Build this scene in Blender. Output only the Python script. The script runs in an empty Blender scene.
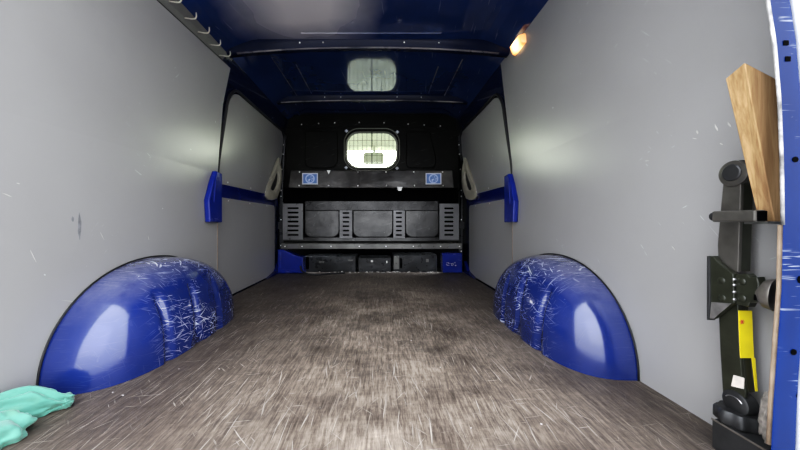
import bpy, bmesh, math, random
from mathutils import Vector, Matrix, noise as mnoise
random.seed(7)
PI = math.pi
scene = bpy.context.scene
COL = scene.collection
FZ = 0.43            # height of the camera above the load floor; heights h below are relative to the camera
def W(x, y, h): return Vector((x, y, h + FZ))
def SX(px, y): return (px - 381.0) * y / 300.0      # survey of the photo: pixel -> metres at a known depth
def SH(py, y): return (222.0 - py) * y / 300.0
def DX(px, X): return 300.0 * X / (px - 381.0)      # depth of a point known to lie on a plane X = const

# ------------------------------------------------------------------ materials
def new_mat(name):
    m = bpy.data.materials.new(name); m.use_nodes = True
    nt = m.node_tree
    return m, nt, nt.nodes['Principled BSDF']
def setin(b, **k):
    for a, v in k.items():
        b.inputs[a.replace('_', ' ')].default_value = v
def N(nt, t, **k):
    n = nt.nodes.new(t)
    for a, v in k.items(): setattr(n, a, v)
    return n
def objco(nt):
    return N(nt, 'ShaderNodeTexCoord').outputs['Object']
def mapping(nt, co, scale=(1,1,1), rot=(0,0,0), loc=(0,0,0)):
    if rot != (0, 0, 0):                      # turn first, then stretch, so streaks follow the turned axis
        r = N(nt, 'ShaderNodeMapping'); nt.links.new(co, r.inputs[0]); r.inputs['Rotation'].default_value = rot
        co, rot = r.outputs[0], (0, 0, 0)
    m = N(nt, 'ShaderNodeMapping'); nt.links.new(co, m.inputs[0])
    m.inputs['Scale'].default_value = scale; m.inputs['Rotation'].default_value = rot; m.inputs['Location'].default_value = loc
    return m.outputs[0]
def noise(nt, co, scale=5, detail=4, rough=.55, dist=0):
    n = N(nt, 'ShaderNodeTexNoise'); nt.links.new(co, n.inputs['Vector'])
    n.inputs['Scale'].default_value = scale; n.inputs['Detail'].default_value = detail
    n.inputs['Roughness'].default_value = rough; n.inputs['Distortion'].default_value = dist
    return n.outputs['Fac']
def ramp(nt, fac, a, b, va=0.0, vb=1.0):
    r = N(nt, 'ShaderNodeMapRange'); nt.links.new(fac, r.inputs[0])
    r.inputs[1].default_value = a; r.inputs[2].default_value = b; r.inputs[3].default_value = va; r.inputs[4].default_value = vb
    return r.outputs[0]
def math_(nt, op, a, b):
    m = N(nt, 'ShaderNodeMath', operation=op)
    for i, v in enumerate((a, b)):
        if isinstance(v, (int, float)): m.inputs[i].default_value = v
        else: nt.links.new(v, m.inputs[i])
    return m.outputs[0]
def mixc(nt, fac, a, b):
    m = N(nt, 'ShaderNodeMix', data_type='RGBA')
    for i, v in ((0, fac), (6, a), (7, b)):
        if isinstance(v, (int, float)): m.inputs[i].default_value = v
        elif isinstance(v, tuple): m.inputs[i].default_value = v if len(v) == 4 else (*v, 1)
        else: nt.links.new(v, m.inputs[i])
    return m.outputs[2]
def bump(nt, bsdf, h, strength=.2, dist=.01):
    b = N(nt, 'ShaderNodeBump'); nt.links.new(h, b.inputs['Height'])
    b.inputs['Strength'].default_value = strength; b.inputs['Distance'].default_value = dist
    nt.links.new(b.outputs[0], bsdf.inputs['Normal'])
def scratch(nt, co, rot, scale, lo, hi, loc=(0,0,0)):
    """thin streaks: very anisotropic noise, thresholded"""
    return ramp(nt, noise(nt, mapping(nt, co, scale, rot, loc), 1, 2, .5, .15), lo, hi)

def flat(name, c, rough=.5, metal=0., coat=0., var=.15, nscale=30, bmp=.05):
    m, nt, b = new_mat(name)
    co = objco(nt); n = noise(nt, co, nscale, 4)
    nt.links.new(mixc(nt, ramp(nt, n, .3, .7), tuple(x*(1-var) for x in c), tuple(min(1, x*(1+var)) for x in c)), b.inputs['Base Color'])
    setin(b, Roughness=rough, Metallic=metal); b.inputs['Coat Weight'].default_value = coat
    if bmp: bump(nt, b, n, bmp, .004)
    return m

def mat_wall():
    m, nt, b = new_mat('grey_lining_paint')
    co = objco(nt)
    big = noise(nt, co, 2.2, 3)
    c = mixc(nt, ramp(nt, big, .3, .7), (.298, .291, .282), (.322, .316, .307))
    dirt = ramp(nt, noise(nt, mapping(nt, co, (9, 9, 4)), 1, 6, .7), .58, .8)
    c = mixc(nt, math_(nt, 'MULTIPLY', dirt, .18), c, (.25, .25, .24))
    # sparse white scuffs
    s1 = scratch(nt, co, (.5, 0, 0), (22, 18, 220), .73, .76)
    s2 = scratch(nt, co, (-.9, 0, 0), (22, 16, 240), .73, .76, (3, 1, 2))
    patch = ramp(nt, noise(nt, co, 3.1, 2), .55, .65)
    s = math_(nt, 'MULTIPLY', math_(nt, 'MAXIMUM', s1, s2), patch)
    chips = ramp(nt, noise(nt, mapping(nt, co, (40, 40, 55), (0, 0, 0), (5, 2, 1)), 1, 1), .80, .82)
    s = math_(nt, 'MAXIMUM', s, math_(nt, 'MULTIPLY', chips, .8))
    c = mixc(nt, math_(nt, 'MULTIPLY', s, .8), c, (.75, .76, .78))
    nt.links.new(c, b.inputs['Base Color'])
    fine = noise(nt, co, 260, 2)
    nt.links.new(ramp(nt, big, .2, .8, .29, .32), b.inputs['Roughness'])
    bump(nt, b, math_(nt, 'ADD', math_(nt, 'MULTIPLY', fine, .05), noise(nt, co, 5, 2)), .12, .01)
    return m

def mat_blue(name, c, scr=0.0, rough=.2, region=None, dust=0.0, lo_=.38, spec=.55):
    m, nt, b = new_mat(name)
    co = objco(nt)
    n = noise(nt, co, 6, 4)
    col = mixc(nt, ramp(nt, n, .3, .7), tuple(x*.85 for x in c), tuple(x*1.12 for x in c))
    rgh = rough
    if scr > 0:
        s = None
        for rot, sc, lo, loc in (((.08, 0, 0), (12, 14, 300), .64, (0,0,0)), ((.5, 0, 0), (12, 17, 310), .66, (2,1,5)),
                                 ((-.4, 0, 0), (12, 15, 290), .655, (7,3,1)), ((1.45, 0, 0), (12, 14, 300), .66, (4,8,2)), ((.9, 0, 0), (12, 14, 310), .67, (5,5,2)), ((0, 0, 0), (55, 55, 55), .70, (1,1,9))):
            k = scratch(nt, co, rot, sc, lo, lo + .04, loc)
            s = k if s is None else math_(nt, 'MAXIMUM', s, k)
        mask = ramp(nt, noise(nt, co, 7, 3, .6), lo_, lo_ + .14)
        if region:
            sep = N(nt, 'ShaderNodeSeparateXYZ'); nt.links.new(co, sep.inputs[0])
            (axis, lo, hi) = region
            mask = math_(nt, 'MULTIPLY', mask, ramp(nt, sep.outputs[axis], lo, hi, .02, 1))
            # scuffing shows on the bulging inner side, not on the crown
        s = math_(nt, 'MULTIPLY', math_(nt, 'MULTIPLY', s, mask), scr)
        col = mixc(nt, s, col, (.62, .64, .70))
        nt.links.new(math_(nt, 'ADD', math_(nt, 'MULTIPLY', s, .4), rough), b.inputs['Roughness'])
    else:
        setin(b, Roughness=rough)
    if dust:
        geo = N(nt, 'ShaderNodeNewGeometry'); sp = N(nt, 'ShaderNodeSeparateXYZ'); nt.links.new(geo.outputs['Normal'], sp.inputs[0])
        d = math_(nt, 'MULTIPLY', ramp(nt, sp.outputs[2], .55, 1.0), ramp(nt, noise(nt, co, 14, 5, .7), .3, .7, .3, 1))
        col = mixc(nt, math_(nt, 'MULTIPLY', d, dust), col, (.34, .33, .36))
    nt.links.new(col, b.inputs['Base Color'])
    b.inputs['Specular IOR Level'].default_value = spec
    if dust: b.inputs['Coat Weight'].default_value = .5; b.inputs['Coat Roughness'].default_value = .06
    bump(nt, b, noise(nt, co, 9, 2), .10, .012)
    return m

def mat_roof():
    m, nt, b = new_mat('roof_navy_paint')
    co = objco(nt)
    sep = N(nt, 'ShaderNodeSeparateXYZ'); nt.links.new(co, sep.inputs[0])
    n = noise(nt, co, 4, 4)
    col = mixc(nt, ramp(nt, n, .3, .7), (.010, .025, .095), (.015, .038, .135))
    # paler, rougher patch over the rear left half of the roof skin
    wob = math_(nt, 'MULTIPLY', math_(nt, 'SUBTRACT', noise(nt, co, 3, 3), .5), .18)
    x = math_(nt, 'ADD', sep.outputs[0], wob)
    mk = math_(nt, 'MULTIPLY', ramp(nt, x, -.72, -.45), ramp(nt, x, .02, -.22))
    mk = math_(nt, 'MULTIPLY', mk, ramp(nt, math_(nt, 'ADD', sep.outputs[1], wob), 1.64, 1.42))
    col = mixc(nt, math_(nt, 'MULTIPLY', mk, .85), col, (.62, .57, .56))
    streak = math_(nt, 'MULTIPLY', scratch(nt, co, (0, 0, .12), (110, 5, 10), .70, .74), .25)
    col = mixc(nt, streak, col, (.35, .37, .42))
    nt.links.new(col, b.inputs['Base Color'])
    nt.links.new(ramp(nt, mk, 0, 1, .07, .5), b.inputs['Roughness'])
    b.inputs['Specular IOR Level'].default_value = .7
    bump(nt, b, noise(nt, co, 3, 1), .02, .01)
    return m

def mat_floor():
    m, nt, b = new_mat('worn_plywood')
    co = objco(nt)
    warp = N(nt, 'ShaderNodeVectorMath', operation='ADD')
    nz = N(nt, 'ShaderNodeTexNoise'); nz.inputs['Scale'].default_value = 4; nt.links.new(co, nz.inputs['Vector'])
    sc = N(nt, 'ShaderNodeVectorMath', operation='SCALE'); nt.links.new(nz.outputs['Color'], sc.inputs[0]); sc.inputs['Scale'].default_value = .010
    nt.links.new(co, warp.inputs[0]); nt.links.new(sc.outputs[0], warp.inputs[1]); wc = warp.outputs[0]
    g1 = noise(nt, mapping(nt, wc, (85, 3.5, 1)), 1, 7, .7, .3)          # grain running into the van
    g2 = noise(nt, mapping(nt, wc, (220, 9, 1), (0, 0, .06)), 1, 4, .65)
    g3 = noise(nt, mapping(nt, wc, (7, 110, 1), (0, 0, -.08)), 1, 6, .7)   # cross wear
    fine = noise(nt, mapping(nt, wc, (190, 22, 1)), 1, 6, .7, .1)
    wear = noise(nt, co, 3.2, 7, .72)
    mix1 = math_(nt, 'ADD', math_(nt, 'MULTIPLY', g1, .36), math_(nt, 'ADD', math_(nt, 'MULTIPLY', g3, .12), math_(nt, 'MULTIPLY', fine, .52)))
    base = mixc(nt, ramp(nt, mix1, .40, .61), (.036, .027, .021), (.112, .088, .070))
    base = mixc(nt, ramp(nt, g2, .52, .75, 0, .5), base, (.27, .23, .195))
    sep = N(nt, 'ShaderNodeSeparateXYZ'); nt.links.new(co, sep.inputs[0])
    cx = math_(nt, 'ABSOLUTE', math_(nt, 'ADD', sep.outputs[0], -.05), 0)
    lane = ramp(nt, cx, .16, .60, 1, 0)
    wv = math_(nt, 'MULTIPLY', lane, ramp(nt, wear, .36, .60))
    wv = math_(nt, 'MULTIPLY', wv, ramp(nt, sep.outputs[1], 2.5, 1.7, .25, 1))
    worn = mixc(nt, ramp(nt, mix1, .42, .58), (.175, .141, .112), (.375, .318, .252))
    base = mixc(nt, math_(nt, 'MULTIPLY', wv, .85), base, worn)
    s = None
    for rot, sc_, lo, loc in ((.10, (190, 5, 1), .665, (0,0,0)), (-.22, (210, 6, 1), .67, (3,5,0)), (.6, (220, 8, 1), .685, (8,2,0)), (-.05, (230, 4, 1), .665, (1,9,0)), (-.8, (220, 9, 1), .69, (6,4,0)), (1.4, (220, 8, 1), .685, (2,2,0))):
        k = scratch(nt, wc, (0, 0, rot), sc_, lo, lo + .05, loc)
        s = k if s is None else math_(nt, 'MAXIMUM', s, k)
    s = math_(nt, 'MULTIPLY', s, ramp(nt, noise(nt, co, 4.5, 3), .35, .55))
    base = mixc(nt, math_(nt, 'MULTIPLY', s, .5), base, (.52, .48, .42))
    specks = ramp(nt, noise(nt, co, 60, 1), .785, .81)
    base = mixc(nt, math_(nt, 'MULTIPLY', specks, .8), base, (.62, .60, .58))
    blot = ramp(nt, noise(nt, co, 5.5, 6, .7), .52, .70)
    base = mixc(nt, math_(nt, 'MULTIPLY', blot, .5), base, (.040, .033, .029))
    nt.links.new(base, b.inputs['Base Color'])
    nt.links.new(ramp(nt, wear, .3, .7, .45, .7), b.inputs['Roughness'])
    bump(nt, b, math_(nt, 'ADD', mix1, math_(nt, 'MULTIPLY', s, -.6)), .3, .004)
    return m

def mat_black_sheet(name, c0, c1, rough=.35, dents=.3, metal=.25, spec=.5):
    m, nt, b = new_mat(name)
    co = objco(nt)
    d = noise(nt, co, 5.5, 3, .5)
    col = mixc(nt, ramp(nt, d, .3, .72), c0, c1)
    k = scratch(nt, co, (0, .3, 0), (8, 10, 120), .68, .72)
    col = mixc(nt, math_(nt, 'MULTIPLY', k, .12), col, (.4, .4, .38))
    nt.links.new(col, b.inputs['Base Color'])
    nt.links.new(ramp(nt, noise(nt, co, 20, 4), .3, .7, rough*.75, rough*1.35), b.inputs['Roughness'])
    b.inputs['Metallic'].default_value = metal; b.inputs['Specular IOR Level'].default_value = spec
    bump(nt, b, d, dents, .02)
    return m

def mat_wood():
    m, nt, b = new_mat('raw_timber')
    co = objco(nt)
    g = noise(nt, mapping(nt, co, (60, 60, 5)), 1, 5, .6, .6)
    f = noise(nt, mapping(nt, co, (220, 220, 14)), 1, 3)
    c = mixc(nt, ramp(nt, g, .3, .7), (.20, .115, .050), (.55, .36, .185))
    c = mixc(nt, ramp(nt, f, .48, .72, 0, .65), c, (.22, .115, .045))
    knot = ramp(nt, noise(nt, co, 16, 3), .62, .78)
    c = mixc(nt, math_(nt, 'MULTIPLY', knot, .5), c, (.22, .12, .06))
    nt.links.new(c, b.inputs['Base Color']); setin(b, Roughness=.75)
    bump(nt, b, g, .2, .003)
    return m

def mat_cloth():
    m, nt, b = new_mat('green_rag_cotton')
    co = objco(nt)
    n = noise(nt, co, 12, 4)
    c = mixc(nt, ramp(nt, n, .3, .7), (.070, .220, .165), (.115, .30, .232))
    st = ramp(nt, noise(nt, mapping(nt, co, (9, 9, 9), (0,0,0), (3,1,0)), 1, 3), .58, .72)
    c = mixc(nt, math_(nt, 'MULTIPLY', st, .45), c, (.18, .30, .16))
    nt.links.new(c, b.inputs['Base Color']); setin(b, Roughness=.9)
    b.inputs['Sheen Weight'].default_value = .3
    bump(nt, b, noise(nt, co, 700, 2), .25, .002)
    return m

def mat_glass():
    m = bpy.data.materials.new('window_pane_glass'); m.use_nodes = True
    nt = m.node_tree; nt.nodes.clear()
    o = N(nt, 'ShaderNodeOutputMaterial'); mx = N(nt, 'ShaderNodeMixShader')
    t = N(nt, 'ShaderNodeBsdfTransparent'); g = N(nt, 'ShaderNodeBsdfGlossy')
    t.inputs[0].default_value = (.93, .97, .84, 1); g.inputs['Roughness'].default_value = .03
    mx.inputs[0].default_value = .05
    nt.links.new(t.outputs[0], mx.inputs[1]); nt.links.new(g.outputs[0], mx.inputs[2]); nt.links.new(mx.outputs[0], o.inputs[0])
    return m

def mat_lamp():
    m, nt, b = new_mat('warm_lamp_lens')
    setin(b, Roughness=.3); b.inputs['Base Color'].default_value = (.9, .6, .3, 1)
    co = objco(nt)
    d = N(nt, 'ShaderNodeVectorMath', operation='LENGTH'); nt.links.new(co, d.inputs[0])
    f = ramp(nt, d.outputs['Value'], .008, .055)
    nt.links.new(mixc(nt, f, (1, .80, .42), (1, .36, .07)), b.inputs['Emission Color'])
    nt.links.new(ramp(nt, d.outputs['Value'], .005, .055, 5.0, .75), b.inputs['Emission Strength'])
    return m

def mat_sticker():
    m, nt, b = new_mat('blue_pictogram_print')
    co = objco(nt)
    d = N(nt, 'ShaderNodeVectorMath', operation='LENGTH'); nt.links.new(co, d.inputs[0])
    ringm = math_(nt, 'MULTIPLY', ramp(nt, d.outputs['Value'], .027, .030), ramp(nt, d.outputs['Value'], .040, .036))
    c = mixc(nt, ringm, (.10, .20, .44), (.42, .52, .72))
    fig = math_(nt, 'MULTIPLY', ramp(nt, noise(nt, co, 60, 2), .52, .60), ramp(nt, d.outputs['Value'], .030, .020))
    c = mixc(nt, fig, c, (.55, .64, .80))
    nt.links.new(c, b.inputs['Base Color']); setin(b, Roughness=.5)
    return m

M = dict(
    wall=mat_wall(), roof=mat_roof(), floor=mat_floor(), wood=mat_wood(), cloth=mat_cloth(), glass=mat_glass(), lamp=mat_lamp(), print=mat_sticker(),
    arch_l=mat_blue('scratched_blue_paint', (.012, .026, .132), .85, .17, (1, -.24, -.04), .45),
    arch_r=mat_blue('scratched_blue_paint_right', (.012, .026, .132), .7, .17, (1, -.26, -.08), .45),
    pillar=mat_blue('bright_blue_paint', (.001, .017, .095), .8, .25, None, 0, .53, .12),
    blue=mat_blue('door_blue_paint', (.002, .010, .13), .0, .22),
    blue2=mat_blue('corner_blue_paint', (.003, .018, .20), .35, .25, None, 0, .58),
    navy=flat('dark_navy_paint', (.006, .012, .045), .10, 0, .3, .2, 6, .03),
    bulk=mat_black_sheet('bulkhead_black_olive', (.0022, .0023, .0016), (.006, .0062, .0042), .4, .08, 0, .12),
    beam=mat_black_sheet('dusty_black_beam', (.040, .038, .035), (.150, .145, .135), .20, .35, .5),
    louv=mat_black_sheet('dusty_black_louvre_sheet', (.026, .026, .026), (.090, .090, .088), .22, .2, .5),
    tab=mat_black_sheet('grey_louvre_tab', (.12, .12, .122), (.18, .18, .18), .34, .1),
    rail=mat_black_sheet('grey_rail_paint', (.10, .10, .094), (.21, .21, .195), .33, .15),
    black=flat('black_void_paint', (.0012, .0012, .0016), .7),
    lip=mat_black_sheet('worn_highlight_edge', (.012, .016, .045), (.26, .235, .225), .3, .1),  # pale tint: painted highlight on the bow lip, worn edge on the ribs
    dark=flat('dark_rubber', (.012, .012, .013), .55),
    seatdark=mat_black_sheet('dark_seat_box_steel', (.010, .011, .012), (.045, .048, .052), .3, .4),
    stud=flat('pale_stud_metal', (.85, .85, .82), .3, 0, 0, .1),
    beige=flat('beige_grip_plastic', (.27, .255, .205), .42, 0, 0, .12),
    guard=flat('guard_wire_steel', (.20, .20, .165), .35, .5, 0, .1),
    mshell=flat('pale_mirror_plastic', (.62, .62, .56), .6, 0, 0, .06),
    wire=flat('dark_guard_wire', (.035, .036, .030), .4, .3, 0, .1),
    hook=flat('cream_hook_plastic', (.50, .47, .39), .45, 0, 0, .1),
    strip=flat('grey_cant_strip', (.17, .165, .155), .38, 0, 0, .15, 12),
    head=flat('cab_headliner_cloth', (.80, .79, .66), .9, 0, 0, .1),
    jackol=flat('olive_black_jack_paint', (.029, .031, .021), .28, .15, .2, .25, 40),
    jackgr=flat('worn_grey_jack_paint', (.10, .094, .083), .28, .35, 0, .25, 25),
    jacks=flat('bare_jack_steel', (.42, .41, .40), .28, .8, 0, .25, 50),
    jackd=flat('dark_jack_cap', (.034, .034, .034), .40, .2, 0, .2, 40),
    sock=flat('worn_socket_steel', (.17, .155, .135), .35, .5, 0, .3, 40),
    yellow=flat('yellow_label_film', (.82, .66, .02), .45, 0, 0, .08),
    red=flat('red_label_print', (.60, .10, .04), .5, 0, 0, .05),
    white=flat('worn_paper_label', (.66, .60, .53), .7, 0, 0, .12, 90),
    border=flat('white_sticker_border', (.55, .57, .62), .5, 0, 0, .08),
    seal=flat('scuffed_pale_seal', (.36, .35, .34), .55, .1, 0, .75, 38, .4),
    bead=flat('tan_panel_edge', (.33, .25, .18), .7, 0, 0, .3, 30),
    rag=flat('dirty_beige_rag', (.22, .20, .175), .95, 0, 0, .45, 60, .3),
    asphalt=flat('wet_light_paving', (.20, .20, .20), .8, 0, 0, .2, 3),
    skin=flat('outer_blue_skin', (.012, .030, .26), .2),
    run=flat('dark_paint_run', (.20, .20, .205), .5, 0, 0, .3, 60),
    debris=flat('pale_debris', (.5, .48, .45), .8, 0, 0, .2),
)

M['louvd'] = mat_black_sheet('shaded_black_sheet', (.012, .012, .012), (.045, .045, .045), .25, .2, .5)  # darker copy of the louvre sheet, beam's shade put into the colour
M['black'].node_tree.nodes['Principled BSDF'].inputs['Specular IOR Level'].default_value = .02
M['lip2'] = mat_black_sheet('bow_highlight_edge', (.05, .05, .06), (.55, .50, .46), .3, .1)  # reflection of window and floor painted into the second bow's lip
M['bowp'] = flat('bow_navy_paint', (.004, .008, .030), .22, 0, 0, .2, 6, .03)
M['bowp'].node_tree.nodes['Principled BSDF'].inputs['Specular IOR Level'].default_value = .15
# ------------------------------------------------------------------ mesh helpers
def obj(name, bm, m, parent=None, smooth=False, origin=None, auto=None):
    bmesh.ops.recalc_face_normals(bm, faces=bm.faces)
    if origin is not None:
        bmesh.ops.translate(bm, verts=bm.verts, vec=-Vector(origin))
    me = bpy.data.meshes.new(name); bm.to_mesh(me); bm.free()
    me.materials.append(M[m] if isinstance(m, str) else m)
    o = bpy.data.objects.new(name, me); COL.objects.link(o)
    if origin is not None: o.location = origin
    if smooth:
        for p in me.polygons: p.use_smooth = True
        if auto:
            me.set_sharp_from_angle(angle=math.radians(auto))
    if parent is not None:
        o.parent = parent
        o.matrix_parent_inverse = Matrix.Translation(-world_loc(parent))
    return o
def world_loc(o):
    # parents here are only ever translated
    v = Vector(o.location)
    if o.parent is not None:
        v = o.matrix_parent_inverse @ v + world_loc(o.parent)
    return v
def tag(o, label=None, cat=None, group=None, kind=None):
    if label: o['label'] = label
    if cat: o['category'] = cat
    if group: o['group'] = group
    if kind: o['kind'] = kind
    return o
def thing(name, loc, label, cat, group=None):
    e = bpy.data.objects.new(name, None); COL.objects.link(e); e.location = loc; e.empty_display_size = .05
    return tag(e, label, cat, group)
def struct(name, bm, m, parent=None, **k):
    o = obj(name, bm, m, parent, **k)
    if parent is None: o['kind'] = 'structure'
    return o

def box(bm, x0, x1, y0, y1, h0, h1, bev=0):
    vs = [bm.verts.new(W(x, y, h)) for x in (x0, x1) for y in (y0, y1) for h in (h0, h1)]
    fs = [bm.faces.new([vs[i] for i in q]) for q in ((0,1,3,2),(4,6,7,5),(0,4,5,1),(2,3,7,6),(0,2,6,4),(1,5,7,3))]
    if bev:
        es = list({e for f in fs for e in f.edges})
        bmesh.ops.bevel(bm, geom=es, offset=bev, segments=2, affect='EDGES', profile=.5)
    return bm
def prism(bm, pts, vec, bev=0):
    """pts: list of world Vectors (planar-ish loop), extruded by vec"""
    vec = Vector(vec); n = len(pts)
    a = [bm.verts.new(p) for p in pts]; b = [bm.verts.new(p + vec) for p in pts]
    fs = [bm.faces.new(a), bm.faces.new(b[::-1])]
    for i in range(n):
        fs.append(bm.faces.new([a[i], b[i], b[(i+1) % n], a[(i+1) % n]]))
    if bev:
        bmesh.ops.recalc_face_normals(bm, faces=bm.faces)
        es = list({e for f in fs[:2] for e in f.edges})
        bmesh.ops.bevel(bm, geom=es, offset=bev, segments=2, affect='EDGES', profile=.5)
    return bm
def tube(bm, pts, r, seg=8, closed=False):
    pts = [Vector(p) for p in pts]; n = len(pts); rings = []
    prev = None
    for i, p in enumerate(pts):
        if closed: t = pts[(i+1) % n] - pts[i-1]
        else: t = pts[min(i+1, n-1)] - pts[max(i-1, 0)]
        t.normalize()
        if prev is None:
            u = t.orthogonal().normalized()
        else:
            u = (prev - t * prev.dot(t)); u = u.normalized() if u.length > 1e-6 else t.orthogonal().normalized()
        prev = u; v = t.cross(u)
        rr = r[i] if isinstance(r, (list, tuple)) else r
        rings.append([bm.verts.new(p + (u*math.cos(a) + v*math.sin(a)) * rr) for a in [2*PI*k/seg for k in range(seg)]])
    for i in range(n if closed else n-1):
        A, B = rings[i], rings[(i+1) % n]
        sh = 0
        if closed and i == n-1:
            sh = min(range(seg), key=lambda s: sum((A[k].co - B[(k+s) % seg].co).length for k in range(seg)))
        for k in range(seg):
            bm.faces.new([A[k], A[(k+1) % seg], B[(k+1+sh) % seg], B[(k+sh) % seg]])
    if not closed:
        bm.faces.new(rings[0][::-1]); bm.faces.new(rings[-1])
    return bm
def lathe(bm, c, axis, prof, seg=24):
    """prof: list of (distance along axis, radius)"""
    axis = Vector(axis).normalized(); u = axis.orthogonal().normalized(); v = axis.cross(u); c = Vector(c)
    rings = []
    for d, r in prof:
        if r < 1e-5: rings.append([bm.verts.new(c + axis*d)])
        else: rings.append([bm.verts.new(c + axis*d + (u*math.cos(2*PI*k/seg) + v*math.sin(2*PI*k/seg))*r) for k in range(seg)])
    for A, B in zip(rings, rings[1:]):
        if len(A) == 1 and len(B) == 1: continue
        for k in range(seg):
            k2 = (k+1) % seg
            if len(A) == 1: bm.faces.new([A[0], B[k2], B[k]])
            elif len(B) == 1: bm.faces.new([A[k], A[k2], B[0]])
            else: bm.faces.new([A[k], A[k2], B[k2], B[k]])
    if len(rings[0]) > 1: bm.faces.new(rings[0][::-1])
    if len(rings[-1]) > 1: bm.faces.new(rings[-1])
    return bm
def rrect(x0, x1, z0, z1, r, n=6, radii=None):
    """rounded rectangle, ccw from bottom-left corner; radii = (bl, br, tr, tl)"""
    radii = radii or (r, r, r, r); out = []
    cs = ((x0, z0, 1, 1, PI), (x1, z0, -1, 1, 1.5*PI), (x1, z1, -1, -1, 0), (x0, z1, 1, -1, .5*PI))
    for (x, z, sx, sz, a0), rr in zip(cs, radii):
        cx, cz = x + sx*rr, z + sz*rr
        for k in range(n+1):
            a = a0 + .5*PI*k/n
            out.append((cx + rr*math.cos(a), cz + rr*math.sin(a)))
    return out
def holed(bm, outer, inner, y, t):
    """plate in the xz plane at depth y (front face), thickness t, with one hole; equal point counts"""
    n = len(outer)
    L = [[bm.verts.new(W(x, yy, z)) for x, z in ring] for ring in (outer, inner) for yy in (y, y+t)]
    of, ob, nf, nb = L
    for i in range(n):
        j = (i+1) % n
        for q in ((of[i], of[j], nf[j], nf[i]), (ob[i], nb[i], nb[j], ob[j]), (of[i], ob[i], ob[j], of[j]), (nf[i], nf[j], nb[j], nb[i])):
            try: bm.faces.new(q)
            except ValueError: pass
    return bm
def xz(pts, y): return [W(x, y, z) for x, z in pts]
def stud_bm(p, axis, r=.0075, d=.004):
    bm = bmesh.new(); lathe(bm, p, axis, [(0, r), (d*.6, r*.9), (d, r*.5), (d*1.05, 0)], 10); return bm

# ------------------------------------------------------------------ load space shell
# floor
bm = bmesh.new(); box(bm, -.86, .71, .485, 2.585, -.452, -.43)
struct('floor', bm, 'floor')
bm = bmesh.new(); box(bm, -.98, .83, .47, 3.7, -.56, -.453)
struct('trim_1', bm, 'black')                       # chassis pan below the ply
bm = bmesh.new(); box(bm, -30, 30, -30, 40, -1.03, -.98)
struct('ground', bm, 'asphalt')

# side wall linings: slab between lining face and outer skin
def wall_profile(side, top=.835):
    if side < 0: return [(-.85, -.452), (-.85, .25), (-.832, .62), (-.817, top)]
    return [(.70, -.452), (.70, .30), (.684, .62), (.668, .885)]
def side_slab(prof, out, y0, y1, ny=1):
    bm = bmesh.new()
    pts = [W(x, y0, z) for x, z in prof] + [W(out, y0, prof[-1][1]), W(out, y0, prof[0][1])]
    prism(bm, pts, (0, y1-y0, 0)); return bm
bm = side_slab(wall_profile(-1), -.98, .49, 1.56)
for v in bm.verts:
    if v.co.z > 1.2 and v.co.y < 1: v.co.z -= .058
    if v.co.y > 1: v.co.y += .068 if v.co.z > 1.2 else (.020 if v.co.z > 1.0 else 0)
struct('wall_left', bm, 'wall')
bm = side_slab(wall_profile(1), .83, .49, 1.60)
for v in bm.verts:
    if v.co.y > 1: v.co.y += .075 if v.co.z > 1.2 else (.045 if v.co.z > 1.0 else 0)
struct('wall_right', bm, 'wall')
# grey cant strip above the left lining (carries the hooks)
bm = bmesh.new()
prism(bm, [W(-.828, .49, .840), W(-.803, .49, .882), W(-.98, .49, .882), W(-.98, .49, .840)], (0, 1.135, 0))
for v in bm.verts:
    if v.co.z < FZ+.86 and v.co.y < 1: v.co.z -= .060
t2 = struct('trim_2', bm, 'strip')
bm = bmesh.new(); tube(bm, [W(-.8185, .49, .779), W(-.8185, 1.62, .839)], .0022, 6); obj('seam_line', bm, 'dark', t2)

def scuffs(wall, X, s, items):
    bm = bmesh.new()
    for (px0, py0, px1, py1, wd) in items:
        a = W(X, DX(px0, X), SH(py0, DX(px0, X))); b = W(X, DX(px1, X), SH(py1, DX(px1, X)))
        t = (b-a).normalized(); nrm = t.cross(Vector((1, 0, 0))) * wd
        m1 = a.lerp(b, .35); m2 = a.lerp(b, .7)
        prism(bm, [a, m1 - nrm, m2 - nrm*.7, b, m2 + nrm*.8, m1 + nrm*.5], (-s*.0006, 0, 0))
    return bm
wl = bpy.data.objects['wall_left']; wr = bpy.data.objects['wall_right']
obj('white_scuff', scuffs(wl, -.85, -1, [(2, 193, 12, 197, .0012), (16, 183, 20, 184, .001), (60, 300, 84, 303, .0008), (100, 232, 104, 240, .0006), (30, 250, 36, 262, .0007), (148, 236, 149, 240, .001)]), 'debris', wl)
obj('grey_run', scuffs(wl, -.85, -1, [(79, 212, 79.5, 240, .006), (72, 216, 73, 222, .004)]), 'run', wl)
obj('white_scuff', scuffs(wr, .70, 1, [(645, 161, 649, 160.5, .0012), (692.5, 138, 697, 139, .001), (697, 130, 698, 134, .002), (715, 124, 718, 131, .0018), (728, 122, 731, 127, .0018), (720, 143, 723, 145, .001), (672, 246, 675, 250, .0009), (607, 124, 609, 121, .0008)]), 'debris', wr)
for (X_, y_, w_, nm) in ((-.85, 1.5585, wl, 0), (.70, 1.5985, wr, 0)):
    bm = bmesh.new(); box(bm, X_-.0012, X_+.0012, y_-.003, y_+.001, -.43, .0)
    obj('panel_edge', bm, 'bead', w_)
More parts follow.
